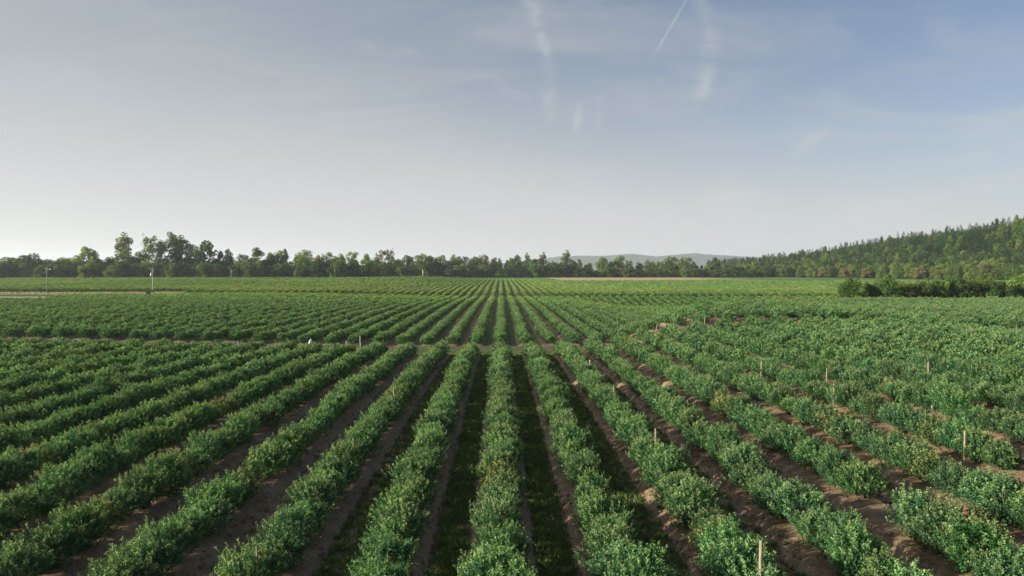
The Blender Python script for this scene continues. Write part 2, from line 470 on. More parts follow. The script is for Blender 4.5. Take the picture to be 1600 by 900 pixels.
yardf = (GX < -126 - (GY-184)*.42 + 6*vnoise(GY/6., GX/40.)) & (GY > 186 + 10*vnoise(GX/14., 2.)) & (GY < 246)
nx = len(xs)
I = (np.arange(len(ys)-1)[:, None]*nx + np.arange(nx-1)[None, :]).ravel()
FC = np.stack([I, I+1, I+nx+1, I+nx], 1)
me = np_mesh('ground', np.stack([GX.ravel(), GY.ravel(), GZ.ravel()], 1), FC, M_ground,
             {'rows': rowsf.ravel(), 'dry': dry.ravel().astype(float), 'grass': grassf.ravel(), 'yard': yardf.ravel().astype(float), 'wood': wood.ravel()}, smooth=True)
g = obj('ground', me); g['kind'] = 'structure'

# far hills, blue with distance
hx = np.linspace(-2600, 3600, 520)*1.8; hy = np.linspace(3300, 5600, 80)*1.8
HX, HY = np.meshgrid(hx, hy)
uu = 783 + F*HX/(3700.*1.8)
prof = np.interp(uu, [0, 560, 700, 790, 850, 880, 900, 950, 985, 1005, 1030, 1042, 1060, 1080, 1095, 1110, 1140, 1160, 1200, 1300, 1500, 1800],
                 [14, 16, 24, 30, 58, 70, 73, 74, 82, 78, 66, 63, 74, 83, 87, 81, 76, 70, 66, 64, 74, 84])
rise = sm(HY, 5940, 6750) * (1 - .5*sm(HY, 7900, 10000))
HZ = CAMZ - 9 + (prof*1.8 + 9)*rise*(1 + .12*(fbm(HX/460., HY/460.)-.5)*rise) + 10*(_rg.rand(*HX.shape)-.3)*rise + 8*(fbm(HX/80., HY/80.)-.5)
nx = len(hx); I = (np.arange(len(hy)-1)[:, None]*nx + np.arange(nx-1)[None, :]).ravel()
me = np_mesh('hills', np.stack([HX.ravel(), HY.ravel(), HZ.ravel()], 1), np.stack([I, I+1, I+nx+1, I+nx], 1), M_hills, smooth=False)
h = obj('hills', me); h['kind'] = 'structure'; h['label'] = 'low blue wooded hills on the horizon behind the tree line'

# ------------------------------------------------------------------ foliage generators
def unit(v): return v / np.maximum(np.linalg.norm(v, axis=1, keepdims=True), 1e-9)
def leaves(C, A, N, L, W, age, mat, name, fold=.0):
    """diamond leaves: centres C, long axes A, normals N, lengths L, widths W"""
    A = unit(A); B = unit(np.cross(A, N)); L = L[:, None]; W = W[:, None]
    V = np.empty((len(C), 4, 3)); up = unit(np.cross(B, A))
    V[:, 0] = C - A*L/2; V[:, 1] = C + B*W/2 + up*W*fold; V[:, 2] = C + A*L/2; V[:, 3] = C - B*W/2 + up*W*fold
    n = len(C)
    return np_mesh(name, V.reshape(-1, 3), np.arange(n*4).reshape(n, 4), mat, {'age': np.repeat(age, 4)})
def lump(D, seed, amp):
    rs = np.random.RandomState(seed); s = np.zeros(len(D))
    for i in range(7):
        f = rs.randn(3)*(1.6+i*.5); s += np.sin(D @ f*1.5 + rs.rand()*6.3) / (1+i*.35)
    return 1 + amp*s/2.4
def bush_mesh(seed, nsh, nleaf, ll, mat, h=1.27, r=.74, name='foliage', inner=.3):
    rs = np.random.RandomState(seed)
    ph = rs.rand(nsh)*2*PI; ct = rs.rand(nsh)**.8*1.25 - .25; st_ = np.sqrt(np.clip(1-ct**2, 0, 1))
    D = np.stack([np.cos(ph)*st_, np.sin(ph)*st_, ct], 1)
    rad = lump(D, seed+5, .32)
    tall = np.where(rs.rand(nsh) < .16, 1.16, 1.0) * (.86 + .2*rs.rand(nsh))
    tip = D * np.array([r, r, h*.56]) * (rad*tall)[:, None] + np.array([0, 0, h*.47])
    tip[:, 2] = np.maximum(tip[:, 2], .16 + .2*rs.rand(nsh))
    sd_ = unit(D*np.array([.75, .75, .5]) + np.array([0, 0, .75]) + rs.randn(nsh, 3)*.22)
    sl = .24 + .26*rs.rand(nsh)
    t = (np.arange(nleaf)+.5)/nleaf
    T = np.tile(t, nsh); idx = np.repeat(np.arange(nsh), nleaf); n = len(T)
    az = rs.rand(n)*2*PI
    s0 = sd_[idx]; side = unit(np.cross(s0, rs.randn(n, 3)))
    C = tip[idx] - s0*(sl[idx]*(1-T))[:, None] + side*(ll*(.35+.35*rs.rand(n)))[:, None]
    A = s0*.65 + side*(.9) ; A += rs.randn(n, 3)*.2
    N = unit(s0*.8 + rs.randn(n, 3)*.5)
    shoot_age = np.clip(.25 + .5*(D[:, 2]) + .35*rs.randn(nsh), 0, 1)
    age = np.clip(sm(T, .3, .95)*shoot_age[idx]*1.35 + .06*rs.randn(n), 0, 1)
    L = ll*(.75+.5*rs.rand(n)); W = L*.52
    ni = int(n*inner)
    Di = unit(rs.randn(ni, 3)); ri = lump(Di, seed+5, .32)*(.45+.42*rs.rand(ni))
    Ci = Di*np.array([r, r, h*.52])*ri[:, None] + np.array([0, 0, h*.46]); Ci[:, 2] = np.maximum(Ci[:, 2], .12)
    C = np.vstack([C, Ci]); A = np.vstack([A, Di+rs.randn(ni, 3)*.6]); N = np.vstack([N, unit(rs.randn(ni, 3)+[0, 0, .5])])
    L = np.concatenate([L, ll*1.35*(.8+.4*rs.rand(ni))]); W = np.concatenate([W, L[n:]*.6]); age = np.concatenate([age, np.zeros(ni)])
    return leaves(C, A, N, L, W, age, mat, name, .12)
def stems_mesh(seed):
    rs = np.random.RandomState(seed); b = MB()
    for i in range(9):
        a_ = rs.rand()*2*PI; r0 = .04+.06*rs.rand(); r1 = .25+.4*rs.rand()
        p0 = Vector((math.cos(a_)*r0, math.sin(a_)*r0, -.08)); p2 = Vector((math.cos(a_)*r1, math.sin(a_)*r1, .75+.3*rs.rand()))
        p1 = p0.lerp(p2, .5) + Vector((rs.randn()*.04, rs.randn()*.04, .06))
        b.tube([p0, p1, p2], [.022, .015, .007], 5)
    return b.mesh('stems', M_stem)
def row_seg(seed, length, n, ll, mat, h=1.35, r=.66, name='row_segment'):
    rs = np.random.RandomState(seed)
    y = (rs.rand(n)-.5)*length; th = rs.rand(n)*PI*1.1 - .05*PI
    lum = 1 + .22*np.sin(y*2*PI/1.3 + seed) * .6 + .14*np.sin(y*1.7+seed*2.) + .10*rs.randn(n)
    rr = lum*np.where(rs.rand(n) < .75, 1.0, .7)
    C = np.stack([np.cos(th)*r*rr, y, .12 + h*.5 + np.sin(th)*h*.5*rr], 1)
    C[:, 2] = np.where(np.sin(th) < 0.15, C[:, 2]*(.4+.6*rs.rand(n)), C[:, 2])
    Nn = unit(np.stack([np.cos(th), rs.randn(n)*.3, np.sin(th)+.2], 1) + rs.randn(n, 3)*.45)
    A = rs.randn(n, 3) + np.array([0, 0, .4])
    L = ll*(.7+.6*rs.rand(n)); age = np.clip((np.sin(th)*.5 + .3*rs.randn(n)), 0, 1)
    return leaves(C, A, Nn, L, L*.7, age, mat, name, .1)

BUSH_HI = [bush_mesh(100+i, 190, 31, .056, M_bush, r=.76) for i in range(8)] + [bush_mesh(120+i, 120, 20, .066, M_bush_weak, r=.74, h=1.15) for i in range(2)]
STEMS = [stems_mesh(40+i) for i in range(3)]
BUSH_MD = [bush_mesh(200+i, 95, 16, .105, M_bush, name='bush_mid', inner=.25) for i in range(6)]
BUSH_LO = [bush_mesh(300+i, 80, 8, .16, M_bush_far, name='bush_low', inner=.25) for i in range(6)]
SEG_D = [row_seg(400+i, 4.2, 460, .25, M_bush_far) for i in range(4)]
SEG_L = [row_seg(420+i, 4.2, 460, .25, M_bush_sunlit) for i in range(4)]
BUSH_LT = [bush_mesh(320+i, 80, 8, .16, M_bush_sunlit, name='bush_sunlit', inner=.25) for i in range(4)]

# ------------------------------------------------------------------ geometry-node scatter for what nobody could count
def scatter(name, meshes, pts, rots, scl, idx, label, parent_kind='stuff', group=None):
    pc = bpy.data.collections.new(name + '_sources')
    for i, me in enumerate(meshes):
        o = bpy.data.objects.new('%s_source_%02d' % (name, i), me); pc.objects.link(o)
    n = len(pts)
    me = bpy.data.meshes.new(name); me.vertices.add(n); me.vertices.foreach_set('co', np.asarray(pts, np.float32).ravel())
    a1 = me.attributes.new('rot', 'FLOAT_VECTOR', 'POINT'); a1.data.foreach_set('vector', np.asarray(rots, np.float32).ravel())
    a2 = me.attributes.new('scl', 'FLOAT_VECTOR', 'POINT'); a2.data.foreach_set('vector', np.asarray(scl, np.float32).ravel())
    a3 = me.attributes.new('pick', 'INT', 'POINT'); a3.data.foreach_set('value', np.asarray(idx, np.int32))
    me.update()
    o = obj(name, me)
    ng = bpy.data.node_groups.new(name + '_nodes', 'GeometryNodeTree')
    ng.interface.new_socket('Geometry', in_out='INPUT', socket_type='NodeSocketGeometry')
    ng.interface.new_socket('Geometry', in_out='OUTPUT', socket_type='NodeSocketGeometry')
    gi = ng.nodes.new('NodeGroupInput'); go = ng.nodes.new('NodeGroupOutput')
    ci = ng.nodes.new('GeometryNodeCollectionInfo'); ci.inputs['Collection'].default_value = pc
    ci.inputs['Separate Children'].default_value = True; ci.inputs['Reset Children'].default_value = True
    ip = ng.nodes.new('GeometryNodeInstanceOnPoints'); ip.inputs['Pick Instance'].default_value = True
    def na(nm, ty):
        q = ng.nodes.new('GeometryNodeInputNamedAttribute'); q.data_type = ty; q.inputs['Name'].default_value = nm
        return q.outputs['Attribute']
    L = ng.links.new
    e2r = ng.nodes.new('FunctionNodeEulerToRotation')
    L(gi.outputs[0], ip.inputs['Points']); L(ci.outputs[0], ip.inputs['Instance'])
    L(na('pick', 'INT'), ip.inputs['Instance Index']); L(na('rot', 'FLOAT_VECTOR'), e2r.inputs[0]); L(e2r.outputs[0], ip.inputs['Rotation'])
    L(na('scl', 'FLOAT_VECTOR'), ip.inputs['Scale']); L(ip.outputs[0], go.inputs[0])
    md = o.modifiers.new('scatter', 'NODES'); md.node_group = ng
    tag(o, label, kind=parent_kind, group=group)
    return o

# ------------------------------------------------------------------ bush rows
rs = np.random.RandomState(5)
cand = []        # near, considered for individuals: (x, y, k)
mid_p = []; low_p = []; seg_d = []; seg_l = []; light_p = []
GAPS = [(12, 20.6, 1.1), (-9, 24.6, .6), (6, 46, .5)]
for kk in range(-150, 151):
    x0 = kk*3.0
    y = 12.6 + rs.rand()
    while y < 74.5:
        if in_block(x0, y) == 1 and abs(x0) < .80*y + 14:
            if not any(abs(x0-gx_) < .5 and abs(y-gy_) < gr for gx_, gy_, gr in GAPS) and rs.rand() > .006:
                cand.append((x0 + rs.randn()*.10, y, kk))
        y += 1.06 + .20*rs.rand()
def seen_size(x, y):
    p = (x, y, float(ground_z(x, y)) + 1.3)
    u, v = proj(p)
    return u, v
vis = []; rest = []
for c_ in cand:
    u, v = seen_size(c_[0], c_[1])
    if -25 < u < 1625 and v < 915: vis.append(c_)
    elif v < 990 and -250 < u < 1850: rest.append(c_)
vis.sort(key=lambda q: math.hypot(q[0], q[1]))
own = vis[:300]; rest += vis[300:]
byrow = {}
for c_ in own: byrow.setdefault(c_[2], []).append(c_)
for kk, lst in sorted(byrow.items()):
    lst.sort(key=lambda q: q[1])
    if kk == 0: rn = 'the central row'
    else: rn = 'the %s row %s of centre' % (ordn(abs(kk)), 'right' if kk > 0 else 'left')
    for i, (x, y, _) in enumerate(lst):
        s = .88 + .20*rs.rand()
        sx, sz = s*(.92+.2*rs.rand()), s*(.9+.24*rs.rand())
        if rs.rand() < .05: sx *= .85; sz *= .8
        z = float(ground_z(x, y)) + .17
        t = thing('bush', 'leafy bush, %s from the bottom edge in %s' % (ordn(i+1), rn), 'bush', (x, y, z), rs.rand()*6.28,
                  'leafy bushes planted in long straight rows', (sx, sx, sz))
        obj('foliage', BUSH_HI[rs.randint(8) if rs.rand() > .07 else 8+rs.randint(2)], t); obj('stems', STEMS[rs.randint(3)], t)
def add_pt(lst, x, y, s=1.0, nm=6, yaw=None, zoff=.12, sz=1.0):
    z = float(ground_z(x, y)) + zoff
    lst.append((x, y, z, rs.rand()*6.28 if yaw is None else yaw, s*(.88+.26*rs.rand()), s*sz*(.85+.3*rs.rand()), rs.randint(nm)))
def add_pts(lst, X_, Y_, s, nm, yaw=None, zoff=.12, sz=1.0):
    Z_ = ground_z(X_, Y_) + zoff; n = len(X_)
    yw = rs.rand(n)*6.28 if yaw is None else np.where(rs.rand(n) < .5, 0, PI) + rs.randn(n)*.03
    lst.append(np.stack([X_, Y_, Z_, yw, s*(.88+.26*rs.rand(n)), s*sz*(.85+.3*rs.rand(n)), rs.randint(nm, size=n)], 1))
hi_rest = [c_ for c_ in rest if math.hypot(c_[0], c_[1]) < 52]; md_rest = [c_ for c_ in rest if math.hypot(c_[0], c_[1]) >= 52]
near_pts = []; A_ = np.array([(c_[0], c_[1]) for c_ in hi_rest]); add_pts(near_pts, A_[:, 0], A_[:, 1], .97, 7, zoff=.17)
A_ = np.array([(c_[0], c_[1]) for c_ in md_rest]); add_pts(mid_p, A_[:, 0], A_[:, 1], 1.0, 6)
for kk in range(-175, 200):
    x0 = kk*3.0
    Y_ = np.arange(76, 170, 1.33) + rs.rand(71)*.3
    Y_ = Y_[(in_block(x0 + 0*Y_, Y_) == 2) & (np.abs(x0) < .80*Y_ + 14) & (rs.rand(len(Y_)) > .02)]
    if len(Y_): add_pts(mid_p, x0 + rs.randn(len(Y_))*.12, Y_, 1.0, 6)
    Y_ = np.arange(170, 256, 1.6) + rs.rand(54)*.3
    Y_ = Y_[(in_block(x0 + 0*Y_, Y_) == 2) & (np.abs(x0) < .80*Y_ + 14) & (Y_ < 248)]
    if len(Y_): add_pts(low_p, x0 + rs.randn(len(Y_))*.12, Y_, 1.06, 6)
    Y_ = np.arange(255, 312, 1.6) + rs.rand(36)*.2
    Y_ = Y_[(in_block(x0 + 0*Y_, Y_) == 3) & (np.abs(x0) < .80*Y_ + 14)]
    if len(Y_): add_pts(light_p, x0 + rs.randn(len(Y_))*.10, Y_, 1.04, 4)
for kk in range(-175, 200):
    x0 = kk*3.0
    Y_ = np.arange(313, 372, 3.9)
    Y_ = Y_[(in_block(x0 + 0*Y_, Y_) == 3) & (np.abs(x0) < .80*Y_ + 10)]
    if len(Y_): add_pts(seg_l, x0 + 0*Y_, Y_, 1.0, 4, yaw=1)
    Y_ = np.arange(373, 560, 3.9)
    keep = (in_block(x0 + 0*Y_, Y_) == 4) & (np.abs(x0) < .80*Y_ + 10) & ~((x0 > 160) & (Y_ > 430))
    Y_ = Y_[keep & (x0 > -330)]
    if len(Y_): add_pts(seg_d, x0 + 0*Y_, Y_, 1.0, 4, yaw=1)
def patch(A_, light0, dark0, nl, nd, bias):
    """paint sun and shade plant by plant"""
    v = fbm(A_[:, 0]/55. + 3.1, A_[:, 1]/20., 3) + bias + rs.randn(len(A_))*.07 - .22*sm(A_[:, 0], 15, 60)*sm(A_[:, 1], 300, 340) - .12*sm(A_[:, 0], 15, 60)*(1-sm(A_[:, 1], 235, 250))  # x terms darken the right-hand side: slope shade painted by leaf colour
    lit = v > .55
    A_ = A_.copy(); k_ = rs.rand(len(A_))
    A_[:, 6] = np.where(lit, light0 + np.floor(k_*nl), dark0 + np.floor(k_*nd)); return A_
def finish(name, meshes, lst, label):
    A_ = np.vstack(lst) if len(lst) else None
    z0 = np.zeros(len(A_))
    return scatter(name, meshes, A_[:, :3], np.stack([z0, z0, A_[:, 3]], 1), np.stack([A_[:, 4], A_[:, 4], A_[:, 5]], 1), A_[:, 6], label)
# all the bushes beyond the nearest 300 are ONE mass
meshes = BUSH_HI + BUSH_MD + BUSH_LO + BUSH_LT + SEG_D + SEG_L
def shift(lst, off):
    A_ = np.vstack(lst).copy(); A_[:, 6] += off; return A_
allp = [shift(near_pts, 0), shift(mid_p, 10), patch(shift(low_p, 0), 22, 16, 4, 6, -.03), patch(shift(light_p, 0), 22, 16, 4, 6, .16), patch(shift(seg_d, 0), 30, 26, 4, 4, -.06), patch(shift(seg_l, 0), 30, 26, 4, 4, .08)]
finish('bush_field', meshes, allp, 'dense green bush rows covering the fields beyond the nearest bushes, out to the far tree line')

# ------------------------------------------------------------------ trees
def crown_mesh(style, seed, mat, nleaf=2600, ll=.62, name='crown'):
    rs = np.random.RandomState(seed)
    cl = []
    if style == 'round':        # height 15, radius ~6, low skirt
        for i in range(46):
            d = unit(rs.randn(1, 3))[0]; q = rs.rand()**.33
            cl.append((d*np.array([4.9, 4.9, 5.7])*q*(.85+.25*rs.rand()) + [0, 0, 8.7], .8+1.1*rs.rand()))
        for i in range(8):
            a_ = rs.rand()*6.28; cl.append((np.array([math.cos(a_)*3.8, math.sin(a_)*3.8, 2.0+2.5*rs.rand()]), 1.5+.8*rs.rand()))
    elif style == 'tall':       # height 22, narrow, lobed
        z = 4.0
        while z < 20.5:
            rr = 3.4*math.sin(PI*min(1, (z-1)/21.)**.8)+.4
            for j in range(3):
                a_ = rs.rand()*6.28; q = rr*(.35+.65*rs.rand())
                cl.append((np.array([math.cos(a_)*q, math.sin(a_)*q, z+rs.randn()*.6]), 1.0+.9*rs.rand()))
            z += 1.35 + .3*rs.rand()
        cl.append((np.array([0, 0, 21.0]), 1.1))
    elif style == 'open':       # height 20, spreading limbs with holes between clumps
        for i in range(40):
            a_ = rs.rand()*6.28; zz = 5 + 14.5*rs.rand()**.85; q = (5.4 - .16*abs(zz-11)**1.35)*(.25+.8*rs.rand())
            cl.append((np.array([math.cos(a_)*q, math.sin(a_)*q, zz]), .6+.95*rs.rand()))
        for i in range(10):
            a_ = rs.rand()*6.28; cl.append((np.array([math.cos(a_)*2.6, math.sin(a_)*2.6, 2.5+4*rs.rand()]), 1.5+.7*rs.rand()))
    elif style == 'pointed':    # height 18, egg with a point
        for i in range(30):
            zz = 2.2 + 14.6*rs.rand(); rr = 4.6*(1-(zz/18.)**1.7)**.8
            a_ = rs.rand()*6.28; q = rr*(.4+.6*rs.rand())
            cl.append((np.array([math.cos(a_)*q, math.sin(a_)*q, zz]), .9+1.3*(1-zz/18)*rs.rand()+.2))
        cl.append((np.array([0, 0, 17.2]), .8))
    elif style == 'shrub':      # height 5.5, to the ground
        for i in range(26):
            d = unit(rs.randn(1, 3))[0]; q = rs.rand()**.4
            cl.append((d*np.array([2.7, 2.7, 2.1])*q + [0, 0, 2.9], .5+.7*rs.rand()))
        for i in range(10):
            a_ = rs.rand()*6.28; cl.append((np.array([math.cos(a_)*2.2, math.sin(a_)*2.2, .8+.5*rs.rand()]), .7+.4*rs.rand()))
    Cc = np.array([c_[0] for c_ in cl]); Rr = np.array([c_[1] for c_ in cl])
    wgt = Rr**2; wgt /= wgt.sum()
    j = rs.choice(len(cl), nleaf, p=wgt)
    d = unit(rs.randn(nleaf, 3) + np.array([0, 0, .25])); r_ = Rr[j]*(.62+.46*rs.rand(nleaf)**.8)
    C = Cc[j] + d*r_[:, None]*np.array([.98, .98, 1.08]); C[:, 2] = np.maximum(C[:, 2], .15)
    N = unit(d + rs.randn(nleaf, 3)*.42); A = rs.randn(nleaf, 3)
    L = ll*(.6+.8*rs.rand(nleaf))
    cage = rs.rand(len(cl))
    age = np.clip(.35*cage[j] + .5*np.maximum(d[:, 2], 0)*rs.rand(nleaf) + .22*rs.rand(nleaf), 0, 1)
    return leaves(C, A, N, L, L*(.65+.2*rs.rand(nleaf)), age, mat, name, .1)
def trunk_mesh(style, seed):
    rs = np.random.RandomState(seed); b = MB()
    H = {'round': 10, 'tall': 19.5, 'open': 15, 'pointed': 14, 'shrub': 2.4, 'conifer': 18}[style]
    r0 = {'round': .42, 'tall': .38, 'open': .45, 'pointed': .35, 'shrub': .10, 'conifer': .32}[style]
    n = 7; pts = [Vector((rs.randn()*.12*i*H/60, rs.randn()*.12*i*H/60, H*i/(n-1) - (.5 if i == 0 else 0))) for i in range(n)]
    b.tube(pts, [r0*(1.25 if i == 0 else (1-.85*i/(n-1))) for i in range(n)], 7)
    if style != 'conifer':
        for q in range(9 if style != 'shrub' else 6):
            i = 1 + rs.randint(n-2); a_ = rs.rand()*6.28; ln = {'open': 6.2, 'round': 4.6, 'tall': 2.8, 'pointed': 3.0, 'shrub': 2.0}[style]*(.6+.4*rs.rand())
            p = pts[i]; e = p + Vector((math.cos(a_)*ln*.8, math.sin(a_)*ln*.8, ln*.55))
            mdp = p.lerp(e, .5) + Vector((0, 0, -.08*ln))
            b.tube([p, mdp, e], [r0*.42, r0*.26, r0*.08], 5)
            e2 = mdp + Vector((math.cos(a_+.9)*ln*.4, math.sin(a_+.9)*ln*.4, ln*.35)); b.tube([mdp, e2], [r0*.2, r0*.05], 4)
    return b.mesh('trunk', M_bark, True)
def conifer_mesh(seed, mat, nleaf=1300):
    rs = np.random.RandomState(seed); H = 20.
    t = rs.rand(nleaf)**1.35; tier = np.floor(t*17 + rs.rand(nleaf)*.3)/17.
    z = 1.5 + tier*18.3; az = rs.rand(nleaf)*2*PI
    rmax = 3.5*(1-tier)**.85*(1+.22*np.sin(az*3+seed+tier*23))+.25
    q = rmax*(.35+.65*rs.rand(nleaf)**.6)
    C = np.stack([np.cos(az)*q, np.sin(az)*q, z - q*.28 + rs.randn(nleaf)*.22], 1); C[:, 2] = np.maximum(C[:, 2], .4)
    A = np.stack([np.cos(az), np.sin(az), -.35+0*az], 1) + rs.randn(nleaf, 3)*.25
    N = unit(np.stack([np.cos(az)*.5, np.sin(az)*.5, .8+0*az], 1) + rs.randn(nleaf, 3)*.3)
    L = (.7+.5*rs.rand(nleaf))*(1-.35*tier); age = np.clip(.55*(q/np.maximum(rmax, .3))**2*rs.rand(nleaf)+.2*rs.rand(nleaf), 0, 1)
    return leaves(C, A, N, L, L*.5, age, mat, 'crown', -.1)

HGT = {'round': 15.4, 'tall': 22.2, 'open': 20.6, 'pointed': 18.2, 'shrub': 5.4, 'conifer': 20.2}
WID = {'round': 12.6, 'tall': 8.6, 'open': 12.6, 'pointed': 10.4, 'shrub': 6.4, 'conifer': 6.6}
CR = {}
for st_n, nl, ll in (('round', 4200, .66), ('tall', 3300, .62), ('open', 3000, .62), ('pointed', 3500, .62)):
    for mk, mt in (('g', M_tree), ('y', M_tree_yel), ('t', M_tree_tan), ('d', M_dark)):
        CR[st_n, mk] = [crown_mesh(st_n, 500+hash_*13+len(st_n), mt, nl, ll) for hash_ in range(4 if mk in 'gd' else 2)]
CR['conifer', 'd'] = [conifer_mesh(700+i, M_con) for i in range(6)]
CR['shrub', 'd'] = [crown_mesh('shrub', 800+i, M_dark, 5200, .27) for i in range(5)]
CR['shrub', 'y'] = [crown_mesh('shrub', 820+i, M_tree_yel, 2400, .36) for i in range(2)]
CR['shrub', 'g'] = [crown_mesh('shrub', 830+i, M_tree, 5000, .27) for i in range(3)]
TK = {s: [trunk_mesh(s, 900+i) for i in range(2)] for s in HGT}
def put_tree(name, cat, label, style, mk, x, y, z, H, Wd, group, part='crown'):
    s = H/HGT[style]; sw = Wd/WID[style]
    t = thing(name, label, cat, (x, y, z), random.random()*6.28, group, (sw, sw, s))
    obj(part, random.choice(CR[style, mk]), t); obj('stems' if style == 'shrub' else 'trunk', random.choice(TK[style]), t)
    return t
def treeD(u): return float(np.interp(u, [-200, 0, 520, 600, 660, 900, 1250], [490, 485, 510, 570, 668, 690, 705]))
# prominent trees of the line: photo column, crown top row, crown width in photo px, style, colour, words
TL = [
 (-14, 401, 50, 'round', 'g', 'rounded green'), (14, 402, 44, 'round', 'g', 'rounded hazy'), (45, 397, 52, 'round', 'd', 'broad dark rounded'), (86, 400, 46, 'round', 'g', 'low pale rounded'), (108, 403, 30, 'round', 'g', 'low hazy'),
 (136, 386, 34, 'round', 'y', 'domed taller'), (150, 404, 44, 'round', 'd', 'dark bushy'), (172, 403, 30, 'round', 'g', 'low round'),
 (195, 364, 30, 'tall', 'y', 'tall ragged yellow-green'), (218, 396, 30, 'round', 'y', 'low pale green'), (233, 364, 38, 'open', 'y', 'tall gappy sunlit'), (252, 376, 26, 'tall', 'g', 'leaning tall'), (270, 366, 26, 'tall', 'g', 'tall twin-topped'), (284, 368, 28, 'tall', 'g', 'tall lobed'),
 (301, 378, 26, 'open', 'g', 'thin open'), (320, 377, 44, 'round', 'd', 'big dense dark domed'), (345, 392, 22, 'pointed', 'd', 'dark pointed'), (357, 389, 24, 'pointed', 'd', 'dark forked'), (380, 395, 26, 'open', 'g', 'small gappy'),
 (403, 387, 34, 'pointed', 'g', 'steep pointed green'), (421, 395, 22, 'round', 'g', 'green shoulder-high'), (436, 392, 28, 'round', 'y', 'sunlit rounded'), (446, 389, 18, 'pointed', 'y', 'narrow sunlit pointed'), (475, 391, 32, 'round', 'g', 'full round'), (498, 394, 20, 'round', 'y', 'pale rounded'), (513, 392, 20, 'open', 'g', 'wispy'), (530, 394, 26, 'round', 'g', 'mid green round'), (550, 394, 28, 'open', 'g', 'open-crowned'),
 (574, 397, 24, 'round', 'g', 'dense green'), (597, 389, 26, 'open', 't', 'thin tan-tinged'), (611, 387, 18, 'open', 't', 'half-bare wispy'), (618, 400, 22, 'round', 'y', 'yellow-green'), (636, 399, 24, 'round', 'g', 'dull green'), (652, 399, 24, 'open', 'g', 'uneven green'), (667, 394, 30, 'round', 'y', 'broad pale-topped'),
 (690, 399, 26, 'round', 'g', 'dark green rounded'), (712, 395, 22, 'round', 'y', 'pale green lobed'), (727, 399, 18, 'open', 'g', 'lacy green'), (743, 397, 26, 'round', 'g', 'full dark-green'), (757, 398, 16, 'round', 'y', 'small pale-topped'), (772, 403, 18, 'round', 'g', 'low rounded'), (781, 403, 14, 'pointed', 'g', 'low peaked'), (792, 406, 12, 'pointed', 'd', 'small dark peaked'), (799, 403, 14, 'round', 'g', 'small loose green'), (808, 398, 16, 'tall', 'g', 'upright open green'), (823, 395, 13, 'tall', 'y', 'narrow upright sunlit'), (835, 404, 16, 'pointed', 'd', 'dark drooping'), (849, 394, 15, 'tall', 't', 'narrow pale tan'), (867, 410, 19, 'round', 'g', 'low rounded green'), (886, 391, 18, 'tall', 'y', 'tallest upright pale-green'), (896, 408, 12, 'round', 'y', 'small yellowish'), (905, 405, 16, 'pointed', 'g', 'grey-green pointed'),
 (920, 411, 16, 'round', 'd', 'low dark'), (941, 402, 20, 'round', 'y', 'rounded sun-topped'), (955, 408, 14, 'round', 'g', 'low green'), (968, 400, 20, 'round', 'g', 'bushy round-headed'), (984, 405, 16, 'open', 'g', 'loose-crowned'), (999, 410, 16, 'round', 'g', 'small rounded'), (1016, 404, 20, 'round', 'y', 'green and sun-topped'), (1030, 408, 16, 'round', 'g', 'low bushy'), (1047, 401, 26, 'round', 'g', 'wide-headed'), (1069, 402, 30, 'round', 'y', 'wide pale-faced'), (1084, 409, 16, 'round', 'd', 'low dark-green'), (1096, 414, 10, 'pointed', 'd', 'tiny dark'),
 (1117, 402, 22, 'pointed', 'd', 'isolated egg-shaped brownish'), (1136, 415, 14, 'round', 'g', 'small greyish'), (1150, 413, 18, 'round', 'y', 'low pale'), (1166, 409, 18, 'round', 'y', 'pale rounded low'), (1180, 406, 18, 'round', 'y', 'pale domed'),
]
random.seed(3)
seenl = {}
for i, (u, vt, wpx, sty, mk, words) in enumerate(TL):
    D = treeD(u) + random.uniform(-6, 6) + (10 if wpx < 24 else 0)
    x, z = at(u, D); top = z_at(vt, u, D); H = (top - z)
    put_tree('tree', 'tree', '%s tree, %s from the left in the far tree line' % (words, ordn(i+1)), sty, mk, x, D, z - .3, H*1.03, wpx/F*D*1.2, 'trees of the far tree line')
# lower trees filling the front of the line down to the grass
us = []; u = -30
while u < 1200:
    us.append(u); u += random.uniform(9, 15) * (1.0 if u < 620 else .85)
for i, u in enumerate(us):
    D = treeD(u) - random.uniform(9, 16)
    if 575 < u < 612: D = treeD(u) - 8
    x, z = at(u, D)
    base = 437 if u < 560 else 433
    vt = random.uniform(404, 416) if u < 560 else random.uniform(407, 418)
    if 1088 < u < 1102: vt = 424
    if 915 < u < 1200: vt = random.uniform(415, 423)
    H = z_at(vt, u, D) - z
    mk = random.choice('dggd')
    put_tree('tree', 'tree', 'low dark tree at the foot of the far tree line, %s from the left' % ordn(i+1), 'round', mk, x, D, z - .8, H, random.uniform(21, 28)/F*D, 'low trees in front of the far tree line')
# middle rank between the low front trees and the tall ones
u = -25; i = 0
while u < 1195:
    D = treeD(u) + random.uniform(2, 22); x, z = at(u, D)
    vt = random.uniform(400, 409) if u < 640 else (random.uniform(402, 411) if u < 880 else random.uniform(409, 417))
    if not (1088 < u < 1106):
        i += 1
        put_tree('tree', 'tree', 'middle-height tree within the far tree line, %s of its rank from the left' % ordn(i), random.choice(['round', 'round', 'pointed', 'open']), random.choice('gygd'), x, D, z-.5, z_at(vt, u, D)-z, random.uniform(22, 32)/F*D*(1 if u < 620 else .75), 'middle rank of the far tree line')
    u += random.uniform(13, 24)
